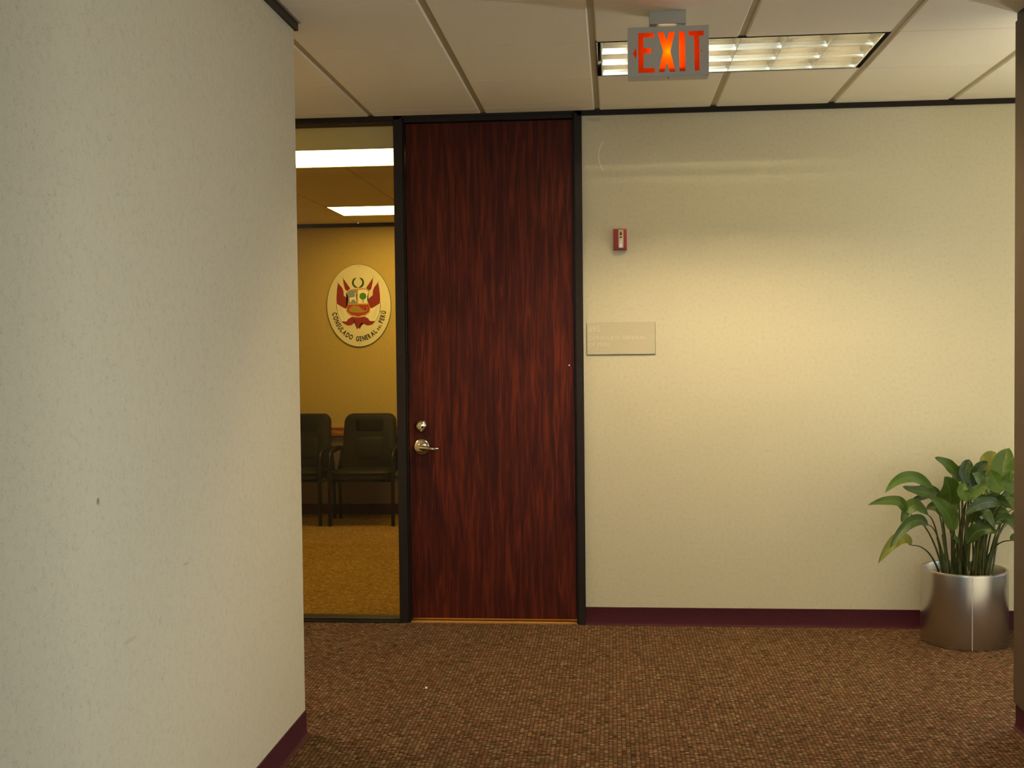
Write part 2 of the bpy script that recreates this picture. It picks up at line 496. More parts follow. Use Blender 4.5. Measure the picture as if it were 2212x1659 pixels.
BEIGE = (0.60, 0.545, 0.405)
M = dict(
    wall=wall_mat('vinyl_wallcovering', BEIGE, scratch=True),
    wall_l=wall_mat('vinyl_wallcovering_marked', BEIGE, stains=True),
    office_wall=wall_mat('office_wall_paint', (0.48, 0.345, 0.095)),
    wainscot=simple('office_wainscot_shaded', (0.20, 0.13, 0.085), 0.7, noise=0.1, nscale=120),  # brown wainscot, darkened to carry the shade behind the chairs
    tile=simple('ceiling_tile', (0.94, 0.86, 0.71), 0.95, spec=0.1, noise=0.07, nscale=420, bump=0.3),
    tbar=simple('ceiling_t_bar', (0.50, 0.43, 0.29), 0.6, spec=0.3),
    office_tile=simple('office_ceiling_tile', (0.84, 0.76, 0.50), 0.95, spec=0.1, noise=0.07, nscale=420),
    bronze=simple('dark_bronze_aluminium', (0.017, 0.012, 0.009), 0.45, metal=0.0, spec=0.2, noise=0.15, nscale=60),
    burgundy=simple('burgundy_vinyl', (0.048, 0.006, 0.012), 0.6, spec=0.2, noise=0.12, nscale=90),
    door=door_mat(),
    glass=glass_mat('clear_glass'),
    carpet=carpet_mat('loop_carpet', [(0.110, 0.056, 0.027), (0.152, 0.084, 0.040), (0.122, 0.066, 0.030),
                                     (0.135, 0.052, 0.030), (0.055, 0.031, 0.015), (0.225, 0.145, 0.078), (0.112, 0.080, 0.035)], row=0.0085),
    office_carpet=carpet_mat('office_carpet_lit', [(0.30, 0.17, 0.045), (0.42, 0.25, 0.06), (0.34, 0.20, 0.05),
                                     (0.36, 0.17, 0.05), (0.24, 0.14, 0.03), (0.48, 0.32, 0.09), (0.30, 0.21, 0.05)], row=0.0085),  # same carpet recoloured golden, warm office light put into the colour
    chrome=simple('polished_chrome', (0.66, 0.58, 0.44), 0.08, metal=1),
    dark=simple('black_gap', (0.008, 0.007, 0.006), 0.8),
    white_metal=simple('white_enamel', (0.72, 0.70, 0.62), 0.4),
    louver=simple('louver_aluminium', (0.62, 0.60, 0.52), 0.16, metal=0.95),
    lamp=emit('fluorescent_tube', (1.0, 0.81, 0.48), 134.0),
    lens=emit('warm_prismatic_lens', (1.0, 0.66, 0.18), 11.0),
    leather=simple('black_leather', (0.012, 0.009, 0.007), 0.5, spec=0.14, noise=0.2, nscale=90, bump=0.4),
    leather_dark=simple('black_leather_pad', (0.005, 0.004, 0.003), 0.55, spec=0.1),
    black=simple('black_tube_metal', (0.006, 0.006, 0.006), 0.35, spec=0.2),
    oak=simple('orange_oak', (0.42, 0.15, 0.02), 0.45, noise=0.15, nscale=20, stretch=(1, 8, 8)),
    red=simple('red_enamel', (0.24, 0.010, 0.008), 0.45),
    plate=simple('taupe_sign_plastic', (0.52, 0.455, 0.315), 0.4, noise=0.03, nscale=100),
    plate_text=simple('pale_sign_lettering', (0.63, 0.58, 0.47), 0.4),
    exit_grey=simple('grey_exit_enamel', (0.56, 0.53, 0.46), 0.5),
    lens_clear=simple('strobe_lens', (0.55, 0.42, 0.28), 0.15, spec=0.8),
    flash=simple('flash_tube', (0.95, 0.88, 0.72), 0.2),
    leaf=leaf_mat(),
    stem=simple('plant_stem', (0.055, 0.065, 0.015), 0.45, noise=0.4, nscale=30),
    soil=simple('potting_bark', (0.22, 0.13, 0.07), 0.95, noise=0.7, nscale=60, bump=1.0),
    steel=steel_mat(),
    seam=simple('steel_seam_glint', (1.0, 1.0, 1.0), 0.5, metal=1),  # seam whitened, its bright glint put into the colour
    scrap=simple('white_paper', (0.85, 0.8, 0.75), 0.8),
    ecream=simple('enamel_cream', (0.72, 0.66, 0.42), 0.3),
    ewhite=simple('enamel_white', (0.80, 0.76, 0.55), 0.3),
    ered=simple('enamel_red', (0.25, 0.016, 0.012), 0.3),
    ered2=simple('enamel_scarlet', (0.38, 0.04, 0.01), 0.3),
    egold=simple('enamel_gold', (0.58, 0.30, 0.06), 0.3),
    eolive=simple('enamel_ochre', (0.36, 0.24, 0.03), 0.3),
    eblue=simple('enamel_blue', (0.20, 0.27, 0.34), 0.3),
    egreen=simple('enamel_green', (0.06, 0.22, 0.02), 0.3),
    edark=simple('enamel_dark_green', (0.06, 0.11, 0.02), 0.3),
    eblack=simple('enamel_black', (0.03, 0.025, 0.02), 0.3),
)

# ------------------------------------------------------------------ shell
struct(MB().box(-5.0, 4.0, -11.0, 0.0, -0.05, 0.0).build('floor', M['carpet']))
struct(MB().box(-5.0, 2.5, 0.0, 4.2, -0.05, 0.0).build('floor_office', M['office_carpet']))

# back wall right of the door, with an opening for the daylight window beyond the corner
XJ = -0.177
wb = MB()
wb.box(XJ, 2.55, 0.0, 0.13, 0, H)
wb.box(3.65, 4.0, 0.0, 0.13, 0, H)
wb.box(2.55, 3.65, 0.0, 0.13, 0, 0.15)
wb.box(2.55, 3.65, 0.0, 0.13, 2.6, H)
struct(wb.build('wall_back', M['wall']))
struct(MB().box(-5.0, -2.35, 0.0, 0.13, 0, H).build('wall_back_left', M['wall']))
# left wall of the camera's corridor, a block that ends at the cross corridor
struct(MB().box(-1.40, XL, -11.0, YL, 0, H).box(-5.0, -1.40, YL - 0.15, YL, 0, H).build('wall_left', M['wall_l']))
wr_ = MB().box(XR, 1.70, -3.8, YR, 0, H).box(XR, 1.70, -11.0, -5.2, 0, H).box(XR, 1.70, -5.2, -3.8, 0, 0.25).box(XR, 1.70, -5.2, -3.8, 1.65, H)
wr_.box(1.70, 4.0, YR - 0.15, YR, 0, H)
struct(wr_.build('wall_right', M['wall']))
we = MB()
we.box(4.0, 4.12, YR, 0.13, 0, 0.15).box(4.0, 4.12, YR, 0.13, 2.6, H)
we.box(4.0, 4.12, YR, -1.5, 0.15, 2.6).box(4.0, 4.12, -0.1, 0.13, 0.15, 2.6)
struct(we.build('wall_end_right', M['wall']))
struct(MB().box(-5.12, -5.0, YL, 0.0, 0, H).build('wall_end_left', M['wall']))


def window(name, frame_boxes, pane_box):
    e = struct(empty(name, (pane_box[0], pane_box[2], pane_box[4])))
    f = MB()
    for b in frame_boxes: f.box(*b)
    f.build('window_frame', M['bronze'], e)
    MB().box(*pane_box).build('glass_pane', M['glass'], e)
    return e


window('window_2', [(2.55, 2.60, 0.02, 0.11, 0.15, 2.6), (3.60, 3.65, 0.02, 0.11, 0.15, 2.6),
                    (2.60, 3.60, 0.02, 0.11, 0.15, 0.20), (2.60, 3.60, 0.02, 0.11, 2.55, 2.6)],
       (2.60, 3.60, 0.06, 0.066, 0.20, 2.55))
window('window_3', [(4.02, 4.10, -1.5, -1.45, 0.15, 2.6), (4.02, 4.10, -0.15, -0.10, 0.15, 2.6),
                    (4.02, 4.10, -1.45, -0.15, 0.15, 0.20), (4.02, 4.10, -1.45, -0.15, 2.55, 2.6)],
       (4.06, 4.066, -1.45, -0.15, 0.20, 2.55))

window('window_added_right', [(1.58, 1.66, -5.2, -5.15, 0.25, 1.65), (1.58, 1.66, -3.85, -3.80, 0.25, 1.65),
                    (1.58, 1.66, -5.15, -3.85, 0.25, 0.30), (1.58, 1.66, -5.15, -3.85, 1.60, 1.65)],
       (1.62, 1.626, -5.15, -3.85, 0.30, 1.60))  # unseen window added to house the left wall fill lamp

struct(MB().box(-1.4, -1.05, -11.12, -11.0, 0, H).box(1.35, 1.70, -11.12, -11.0, 0, H).box(-1.05, 1.35, -11.12, -11.0, 0, 0.2)
       .box(-1.05, 1.35, -11.12, -11.0, 2.6, H).build('wall_front', M['wall']))
window('window_added_front', [(-1.05, -1.0, -11.1, -11.02, 0.2, 2.6), (1.30, 1.35, -11.1, -11.02, 0.2, 2.6),
                    (-1.0, 1.30, -11.1, -11.02, 0.2, 0.25), (-1.0, 1.30, -11.1, -11.02, 2.55, 2.6)],
       (-1.0, 1.30, -11.07, -11.064, 0.25, 2.55))  # unseen window added to house the fill lamp behind the camera

# ceiling: tegular tiles hanging 8 mm below the T-bars
FX0, FX1 = GX0 + 2 * S, GX0 + 4 * S
FY0, FY1 = GY0 - S, GY0
ct = MB()
rows = [(GY0 + S, 0.0)] + [(GY0 - j * S + 0.0, GY0 - j * S + S) for j in range(0, 17)]
for i in range(-6, 9):
    x0, x1 = GX0 + i * S + 0.013, GX0 + (i + 1) * S - 0.013
    for (y0, y1) in rows:
        if FY0 - 0.01 < y0 < FY1 - 0.1 and i in (2, 3):
            continue
        yy1 = min(y1, 0.0)
        a, b_ = y0 + 0.0012, yy1 - 0.0012
        c = 0.006
        n = len(ct.v)
        ct.add([(x0 + c, a + 0.002, H), (x1 - c, a + 0.002, H), (x1 - c, b_ - 0.002, H), (x0 + c, b_ - 0.002, H),
                (x0, a, H + 0.008), (x1, a, H + 0.008), (x1, b_, H + 0.008), (x0, b_, H + 0.008)],
               [(0, 3, 2, 1), (0, 1, 5, 4), (1, 2, 6, 5), (2, 3, 7, 6), (3, 0, 4, 7)])
ceil = struct(ct.build('ceiling', M['tile']))
tb = MB()
tb.box(-5.0, FX0 + 0.012, -11.0, 0.12, H + 0.008, H + 0.02)
tb.box(FX1 - 0.012, 4.1, -11.0, 0.12, H + 0.008, H + 0.02)
tb.box(FX0 + 0.012, FX1 - 0.012, -11.0, FY0 + 0.012, H + 0.008, H + 0.02)
tb.box(FX0 + 0.012, FX1 - 0.012, FY1 - 0.012, 0.12, H + 0.008, H + 0.02)
tb.build('ceiling_grid', M['tbar'], ceil)

# wall angles (dark bronze) under the ceiling and burgundy cove base
struct(MB().box(-0.20, 4.0, -0.014, 0.0, H - 0.027, H).box(-1.16, -0.20, -0.014, 0.0, H - 0.012, H).box(-5.0, -1.16, -0.014, 0.0, H - 0.02, H).build('trim_back', M['bronze']))
struct(MB().box(XL, XL + 0.014, -11.0, YL + 0.014, H - 0.034, H - 0.003).box(-5.0, XL, YL, YL + 0.014, H - 0.034, H - 0.003)
       .build('trim_left', M['bronze']))
struct(MB().box(XL, XL + 0.024, -11.0, YL + 0.024, H - 0.003, H + 0.002).box(-5.0, XL, YL, YL + 0.024, H - 0.003, H + 0.002).build('trim_left_angle', M['tbar']))
struct(MB().box(XR - 0.004, XR, -11.0, YR + 0.008, H - 0.034, H).box(XR, 4.0, YR, YR + 0.008, H - 0.034, H).build('trim_right', M['bronze']))
struct(MB().box(XR - 0.012, XR + 0.04, YR - 0.32, YR + 0.003, 0.10, H - 0.035)  # guard widened and darkened so the wall's shade sits in its colour
       .build('trim_guard_shade', simple('guard_shade_brown', (0.095, 0.065, 0.045), 0.6, spec=0.2)))


def cove_x(x0, x1, y, s):     # y: wall face, s: direction out of the wall
    p = [(y, 0.0), (y + s * 0.018, 0.0), (y + s * 0.017, 0.003), (y + s * 0.008, 0.008), (y + s * 0.004, 0.02), (y + s * 0.004, 0.094), (y, 0.096)]
    return MB().extrude_x(p, x0, x1)


struct(cove_x(XJ, 4.0, 0.0, -1).build('baseboard_back', M['burgundy'], smooth=True))
struct(cove_x(-5.0, -2.35, 0.0, -1).build('baseboard_back_left', M['burgundy'], smooth=True))


def cove_y(mb, x, y0, y1, s):
    p = [(0.0, 0.0), (s * 0.018, 0.0), (s * 0.017, 0.003), (s * 0.008, 0.008), (s * 0.004, 0.02), (s * 0.004, 0.094), (0, 0.096)]
    n = len(p)
    vs = [(x + a, y0, z) for a, z in p] + [(x + a, y1, z) for a, z in p]
    fs = [tuple(range(n)), tuple(range(2 * n - 1, n - 1, -1))] + [(i, n + i, n + (i + 1) % n, (i + 1) % n) for i in range(n)]
    return mb.add(vs, fs)


struct(cove_y(cove_x(-5.0, XL, YL, 1), XL, -11.0, YL + 0.004, 1).build('baseboard_left', M['burgundy'], smooth=True))
struct(cove_y(cove_x(XR, 4.0, YR, 1), XR, -11.0, YR + 0.002, -1).build('baseboard_right', M['burgundy'], smooth=True))

# ------------------------------------------------------------------ entrance: sidelight + door
XM0, XM1 = -1.194, -1.136          # mullion between glass and door
XD1 = -0.229                       # door leaf right edge
w1 = struct(empty('window_1', (-1.7, 0, 0)))
sf = MB()
sf.box(-2.35, -2.29, -0.012, 0.11, 0, H)
sf.box(-2.29, XM0, -0.012, 0.11, 2.728, H)
sf.box(-2.29, XM0, -0.016, 0.11, 0, 0.012)
sf.box(-2.29, XM0, 0.0, 0.10, 0.012, 0.021)
sf.build('window_frame', M['bronze'], w1, bevel=0.0015, seg=1)
MB().box(-2.29, XM0, 0.045, 0.051, 0.021, 2.728).build('glass_pane', M['glass'], w1)

d1 = struct(empty('door_1', (-0.68, 0.03, 0)))
fr = MB()
fr.box(XM0, XM1 - 0.008, -0.014, 0.11, 0, H)
fr.box(XM1 - 0.008, XM1, 0.002, 0.11, 0, H)
fr.box(XD1 + 0.004, XD1 + 0.012, 0.002, 0.11, 0, H)
fr.box(XD1 + 0.012, XJ, -0.014, 0.11, 0, H)
fr.box(XM1, XD1 + 0.004, -0.006, 0.11, 2.722, H)
fr.build('door_frame', M['bronze'], d1, bevel=0.0015, seg=1)
MB().box(XM1 + 0.002, XD1 + 0.002, 0.022, 0.066, 0.022, 2.719).build('door_leaf', M['door'], d1, bevel=0.001, seg=1)
# thin threshold strip under the leaf, orange office light put into its colour
MB().box(XM1, XD1 + 0.004, 0.0, 0.10, 0.0, 0.006).build('threshold', simple('lit_carpet_orange', (0.42, 0.19, 0.04), 1.0, noise=0.2, nscale=300), d1)
hd = MB().lathe([(0.0455, 0.0), (0.0452, 0.004), (0.042, 0.0085), (0.034, 0.0115), (0.021, 0.0135), (0.018, 0.018), (0.0165, 0.045), (0.0, 0.047)], (-1.067, 0.022, 0.963), 48, 'Y')
dh = hd.build('door_handle', M['chrome'], d1, smooth=True)
lv = MB().tube([(-1.067, -0.020, 0.962), (-1.045, -0.026, 0.962), (-1.015, -0.030, 0.959), (-0.985, -0.030, 0.956), (-0.972, -0.024, 0.955)], [0.013, 0.0125, 0.0115, 0.011, 0.010], 14)
lvo = lv.build('lever', M['chrome'], dh, smooth=True)
lvo.location = (0, 0, 0)
db = MB().lathe([(0.036, 0.0), (0.035, 0.006), (0.031, 0.014), (0.0245, 0.020), (0.0225, 0.0215), (0.021, 0.019), (0.0195, 0.0145), (0.018, 0.0145), (0.012, 0.0165), (0.0, 0.017)], (-1.068, 0.022, 1.080), 48, 'Y')
dbo = db.build('deadbolt', M['chrome'], d1, smooth=True)
kh = MB().lathe([(0.007, 0.0), (0.007, 0.003), (0.0, 0.003)], (-1.068, 0.005, 1.076), 20, 'Y').box(-1.0688, -1.0672, 0.001, 0.0025, 1.071, 1.081).build('keyhole', M['chrome'], dbo, smooth=True)
kh.location = (0, 0, 0)
MB().box(-0.259, -0.252, 0.0212, 0.022, 1.399, 1.406).build('paint_chip', M['scrap'], d1)

# ------------------------------------------------------------------ office behind the glass
OY, OX0, OX1 = 4.05, -4.2, 1.6
struct(MB().box(OX0, OX1, OY, OY + 0.1, 0.76, HO).build('wall_office_back', M['office_wall']))
struct(MB().box(OX0, OX1, OY, OY + 0.1, 0, 0.76).build('wall_office_back_lower', M['wainscot']))
struct(MB().box(OX0 - 0.1, OX0, 0.13, OY + 0.1, 0, HO).build('wall_office_left', M['office_wall']))
struct(MB().box(OX1, OX1 + 0.1, 0.13, OY + 0.1, 0, HO).build('wall_office_right', M['office_wall']))
oc = MB()
LX0, LX1 = -2.30, -1.05            # both fixtures
G2 = [(0.275, 0.895), (2.83, 3.45)]
for i in range(-4, 6):
    x0 = LX0 + i * 0.625
    for (a, b_) in [(0.275, 0.895), (0.895, 1.52), (1.52, 2.17), (2.17, 2.83), (2.83, 3.45), (3.45, 4.05)]:
        if (a, b_) in G2 and i in (0, 1): continue
        oc.add([(x0 + .012, a + .002, HO), (x0 + .613, a + .002, HO), (x0 + .613, b_ - .002, HO), (x0 + .012, b_ - .002, HO),
                (x0 + .008, a, HO + .008), (x0 + .617, a, HO + .008), (x0 + .617, b_, HO + .008), (x0 + .008, b_, HO + .008)],
               [(0, 3, 2, 1), (0, 1, 5, 4), (1, 2, 6, 5), (2, 3, 7, 6), (3, 0, 4, 7)])
oco = struct(oc.build('ceiling_office', M['office_tile']))
og = MB()
og.box(OX0, OX1, 0.275, OY, HO + 0.10, HO + 0.11)
og.extrude_x([(0.105, H), (0.105, H - 0.006), (0.275, HO), (0.275, HO + 0.02)], OX0, OX1)
og.box(OX0, LX0, 0.275, OY, HO + .008, HO + .012).box(LX1, OX1, 0.275, OY, HO + .008, HO + .012)
og.box(LX0, LX1, 0.895, 2.83, HO + .008, HO + .012).box(LX0, LX1, 3.45, OY, HO + .008, HO + .012)
og.build('ceiling_grid', M['office_tile'], oco)
struct(MB().box(OX0, OX1, OY - 0.014, OY, HO - 0.034, HO).build('trim_office_back', M['bronze']))
struct(cove_x(OX0, OX1, OY, -1).build('baseboard_office_back', M['burgundy'], smooth=True))
struct(MB().box(OX0, OX1, OY - 0.022, OY, 0.735, 0.792).box(OX0, OX1, OY - 0.030, OY, 0.786, 0.798).box(OX0, OX1, OY - 0.03, OY, 0.722, 0.730)
       .build('trim_chair_rail', M['oak']))
for k, (a, b_) in enumerate(G2):
    e = tag(empty('ceiling_light', ((LX0 + LX1) / 2, (a + b_) / 2, HO)),
            ['flat glowing office ceiling light nearest the glass, spanning the pane', 'flat glowing office ceiling light farther in, above the oval emblem'][k],
            'ceiling light', 'ceiling lights in the office behind the glass')
    f = MB()
    w = 0.014
    f.box(LX0, LX1, a, a + w, HO - .003, HO + .06).box(LX0, LX1, b_ - w, b_, HO - .003, HO + .06)
    f.box(LX0, LX0 + w, a + w, b_ - w, HO - .003, HO + .06).box(LX1 - w, LX1, a + w, b_ - w, HO - .003, HO + .06)
    f.build('frame', M['tbar'], e)
    MB().box(LX0 + w, LX1 - w, a + w, b_ - w, HO, HO + .004).build('diffuser', M['lens'], e)

# ------------------------------------------------------------------ corridor troffer with 3 x 6 parabolic louvre
tr = tag(empty('ceiling_light', ((FX0 + FX1) / 2, (FY0 + FY1) / 2, H)),
         'recessed fluorescent ceiling light with mirrored louvre cells behind the exit sign', 'ceiling light')
g = 0.012
a0, a1, b0, b1 = FX0 + g, FX1 - g, FY0 + g, FY1 - g
hs = MB()
T = H + 0.13
hs.box(a0, a1, b0, b1, T, T + 0.003)
hs.box(a0, a1, b0, b0 + .003, H + .001, T).box(a0, a1, b1 - .003, b1, H + .001, T)
hs.box(a0, a0 + .003, b0, b1, H + .001, T).box(a1 - .003, a1, b0, b1, H + .001, T)
hs.build('housing', M['dark'], tr)
# louvre frame is inset leaving a dark slot at either end
l0, l1 = a0 + 0.024, a1 - 0.026
m0, m1 = b0 + 0.010, b1 - 0.006
rf = MB()
rf.box(l0, l1, m0, m1, T - 0.006, T - 0.004)
rf.box(l0 - .002, l0, m0, m1, H + .07, T - .006).box(l1, l1 + .002, m0, m1, H + .07, T - .006)
rf.build('reflector', M['white_metal'], tr)
for yc in (m0 + (m1 - m0) * (k + 0.5) / 3 for k in range(3)):
    t = MB().tube([(l0 + .015, yc, H + .098), (l1 - .015, yc, H + .098)], 0.0127, 16)
    t.build('fluorescent_tube', M['lamp'], tr, smooth=True)
z0, z1 = H + .002, H + .062
prof = [(0.0, 0.0012), (0.2, 0.003), (0.4, 0.006), (0.6, 0.010), (0.8, 0.0155), (1.0, 0.022)]


def blade(mb, c, axis, lo, hi, halfside=0):
    pts = []
    for t_, w_ in prof:
        pts.append((c - (w_ if halfside <= 0 else 0.0005), z0 + (z1 - z0) * t_))
    for t_, w_ in reversed(prof):
        pts.append((c + (w_ if halfside >= 0 else 0.0005), z0 + (z1 - z0) * t_))
    if axis == 'Y':
        mb.prism(pts, lo, hi)
    else:
        mb.extrude_x(pts, lo, hi)


lv_ = MB()
for k in range(7):
    blade(lv_, l0 + (l1 - l0) * k / 6, 'Y', m0, m1, 1 if k == 0 else (-1 if k == 6 else 0))
for k in range(4):
    blade(lv_, m0 + (m1 - m0) * k / 3, 'X', l0, l1, 1 if k == 0 else (-1 if k == 3 else 0))
lv_.build('louvre', M['louver'], tr, smooth=False)
MB().box(l0 - .004, l0, m0, m1, H + .000, H + .062).build('louvre_frame', M['white_metal'], tr)
MB().box(l1, l1 + .004, m0, m1, H, H + .062).build('louvre_frame', M['white_metal'], tr)


# ------------------------------------------------------------------ text helper
def text_mesh(txt, size, extrude=0.0005, sx=1.0, bold=0.0):
    cu = bpy.data.curves.new('t', 'FONT')
    cu.body = txt
    cu.size = size
    cu.extrude = extrude
    cu.offset = bold
    o = bpy.data.objects.new('t', cu)
    COL.objects.link(o)
    dg = bpy.context.evaluated_depsgraph_get()
    dg.update()
    me = bpy.data.meshes.new_from_object(o.evaluated_get(dg))
    vs = [Vector((v.co.x * sx, v.co.y, v.co.z)) for v in me.vertices]
    fs = [tuple(p.vertices) for p in me.polygons]
    bpy.data.objects.remove(o, do_unlink=True)
    bpy.data.meshes.remove(me)
    return vs, fs


def add_text(mb, txt, x, z, y, size, sx=1.0, bold=0.0, extrude=0.0005):
    vs, fs = text_mesh(txt, size, extrude, sx, bold)
    return mb.add([(x + v.x, y - v.z, z + v.y) for v in vs], fs)


# ------------------------------------------------------------------ exit sign
SX0, SZ1, SW, SH = 0.0435, 2.6925, 0.300, 0.184
SYF, SYB = -1.80, -1.735


def sx(u): return SX0 + (u - 632) / 1293 * SW
def sz(r): return SZ1 - r / 800 * SH


ex = tag(empty('exit_sign', (0.193, -1.77, H)), 'grey ceiling-hung EXIT sign with glowing red letters', 'sign')
LET = [
    [(800, 93), (1050, 93), (1050, 172), (885, 172), (885, 335), (1003, 335), (1003, 425), (885, 425), (885, 660), (1060, 660), (1060, 738), (800, 738)],
    [(1110, 92), (1205, 92), (1257, 250), (1290, 92), (1385, 92), (1310, 400), (1392, 732), (1300, 732), (1255, 570), (1215, 732), (1125, 732), (1200, 400)],
    [(1450, 90), (1545, 90), (1550, 730), (1460, 730)],
    [(1605, 88), (1845, 88), (1845, 168), (1772, 168), (1778, 728), (1700, 728), (1690, 168), (1605, 168)],
    [(712, 420), (758, 330), (780, 420), (758, 512)],
    [(1800, 392), (1826, 405), (1818, 428), (1800, 440)],
]
cu = bpy.data.curves.new('exit_face', 'CURVE')
cu.dimensions = '2D'
cu.fill_mode = 'BOTH'
cu.extrude = 0.0012
for poly in [[(632, 0), (1925, 0), (1925, 800), (632, 800)]] + LET:
    sp = cu.splines.new('POLY')
    sp.points.add(len(poly) - 1)
    for p, (u_, r_) in zip(sp.points, poly):
        p.co = (sx(u_), sz(r_), 0, 1)
    sp.use_cyclic_u = True
tmp = bpy.data.objects.new('tmp', cu)
COL.objects.link(tmp)
dg = bpy.context.evaluated_depsgraph_get(); dg.update()
me = bpy.data.meshes.new_from_object(tmp.evaluated_get(dg))
fp = MB().add([(v.co.x, SYF + 0.0012 - v.co.z, v.co.y) for v in me.vertices], [tuple(p.vertices) for p in me.polygons])
bpy.data.objects.remove(tmp, do_unlink=True)
fp.build('face_plate', M['exit_grey'], ex)
x1_ = SX0 + SW
z0_ = SZ1 - SH
hb = MB()
hb.box(SX0, x1_, SYF + .0024, SYB, z0_ - .0015, z0_).box(SX0, x1_, SYB - .002, SYB, z0_, SZ1)
hb.box(SX0, SX0 + .002, SYF + .0024, SYB - .002, z0_, SZ1).box(x1_ - .002, x1_, SYF + .0024, SYB - .002, z0_, SZ1)
hb.box(SX0, sx(1150), SYF + .0024, SYB, SZ1 - .0015, SZ1).box(sx(1400), x1_, SYF + .0024, SYB, SZ1 - .0015, SZ1)
hb.box(sx(1150), sx(1400), SYF + .0024, SYF + .030, SZ1 - .0015, SZ1)
hb.box(sx(1090), sx(1580), SYF + .010, SYB - .002, sz(665), sz(675))
hb.build('housing', M['exit_grey'], ex)
mt, nt, b, N, L = new_mat('red_translucent_panel')
N.remove(b)
tl = N.new('ShaderNodeBsdfTranslucent'); tl.inputs[0].default_value = (1.0, 0.28, 0.004, 1)
df = N.new('ShaderNodeBsdfDiffuse'); df.inputs[0].default_value = (0.45, 0.012, 0.010, 1)
mx = N.new('ShaderNodeMixShader'); mx.inputs[0].default_value = 0.35
L.new(tl.outputs[0], mx.inputs[1]); L.new(df.outputs[0], mx.inputs[2]); L.new(mx.outputs[0], N['Material Output'].inputs[0])
M['redpanel'] = mt
MB().box(SX0 + .003, x1_ - .003, SYF + .0055, SYF + .0065, z0_ + .001, SZ1 - .002).build('red_panel', M['redpanel'], ex)
MB().lathe([(0.0, -0.009), (0.006, -0.007), (0.009, 0.0), (0.006, 0.007), (0.0, 0.009)], (sx(1290), SYF + 0.0200, sz(400)), 20).build(
    'lamp_bulb', emit('warm_bulb', (1.0, 0.75, 0.4), 165.0), ex, smooth=True)
cn = MB().box(0.126, 0.262, -1.775, -1.700, 2.7095, H)
cn.build('canopy', M['exit_grey'], ex, bevel=0.001, seg=1)
MB().box(0.150, 0.238, -1.765, -1.715, SZ1 - .001, 2.7095).build('neck', M['exit_grey'], ex)
for (xx, zz) in ((sx(1285), z0_ - .003),):
    MB().box(xx - .003, xx + .003, SYF + .02, SYF + .026, zz, zz + .002).build('latch_screw', M['dark'], ex)

# ------------------------------------------------------------------ fire strobe
fs_ = tag(empty('fire_alarm_strobe', (0.0225, 0, 2.07)), 'small red wall strobe with a clear vertical lens', 'alarm')
MB().box(-0.013, 0.058, -0.024, -0.0005, 2.013, 2.126).build('body', M['red'], fs_, bevel=0.002)
MB().box(0.0125, 0.0405, -0.042, -0.024, 2.022, 2.120).build('lens', M['lens_clear'], fs_, bevel=0.005, seg=3)
MB().tube([(0.026, -0.0435, 2.044), (0.0275, -0.0435, 2.073)], 0.0024, 10).build('flash_tube', M['flash'], fs_, smooth=True)
MB().box(0.0215, 0.0315, -0.0430, -0.0425, 2.076, 2.083).box(0.0225, 0.0305, -0.0430, -0.0425, 2.089, 2.106).build('terminal', M['dark'], fs_)
MB().box(0.0225, 0.0305, -0.0436, -0.0428, 2.084, 2.0875).build('clip', M['flash'], fs_)

# ------------------------------------------------------------------ office name plate
np_ = tag(empty('name_plate', (0.022, 0, 1.545)), 'taupe office name plate with faint pale lettering beside the door', 'sign')
MB().box(-0.158, 0.204, -0.0075, -0.0005, 1.459, 1.628).build('plate', M['plate'], np_, bevel=0.001, seg=1)
for s_, z_, h_, w_ in (('695', 1.581, 0.044, 0.95), ('CONSULATE GENERAL', 1.538, 0.029, 1.02), ('OF PERU', 1.503, 0.029, 1.02)):
    t = MB()
    add_text(t, s_, -0.150, z_, -0.0078, h_, w_)
    t.build('lettering', M['plate_text'], np_)
MB().box(-0.160, 0.206, -0.004, -0.0004, 1.4565, 1.6285).build('backing', M['edark'], np_)

# ------------------------------------------------------------------ oval consular emblem on the office wall
CX, CZ, RX, RZ = -2.305, 1.898, 0.292, 0.370
em = tag(empty('consular_emblem', (CX, OY, CZ)), 'oval cream enamel plaque with a coat of arms and curved lettering', 'plaque')
oval = [(CX + RX * math.cos(2 * PI * k / 96), CZ + RZ * math.sin(2 * PI * k / 96)) for k in range(96)]
oval2 = [(CX + RX * 1.015 * math.cos(2 * PI * k / 96), CZ + RZ * 1.012 * math.sin(2 * PI * k / 96)) for k in range(96)]
MB().prism(oval2, OY - 0.008, OY - 0.0005).build('rim', M['edark'], em)
MB().prism(oval, OY - 0.013, OY - 0.008).build('plaque', M['ecream'], em)
EK = RX / 515


def ep(p):
    u_, v_ = p[0] * 0.591 + 301.7, p[1] * 0.591 + 301.7
    return (CX + (u_ - 720) * EK, CZ + (830 - v_) * RZ / 665)


def epoly(mb, pts, lay):
    y = OY - 0.0135 - 0.0006 * lay
    # ear-clipped through bmesh, so concave outlines fill correctly
    bm = bmesh.new()
    vs = [bm.verts.new((ep(p)[0], y, ep(p)[1])) for p in pts]
    f = bm.faces.new(vs)
    r = bmesh.ops.triangulate(bm, faces=[f])
    bm.verts.index_update()
    bm.verts.ensure_lookup_table()
    base = [tuple(v.co) for v in bm.verts]
    tri = [tuple(v.index for v in ff.verts) for ff in bm.faces]
    bm.free()
    n = len(base)
    mb.add(base, tri)
    back = [(a, OY - 0.0125, c) for a, _, c in base]
    k = len(mb.v) - n
    mb.v += back
    for i in range(n):
        j = (i + 1) % n
        mb.f.append((k + i, k + j, k + n + j, k + n + i))


def mirror(pts): return [(1392 - x, y) for x, y in pts]


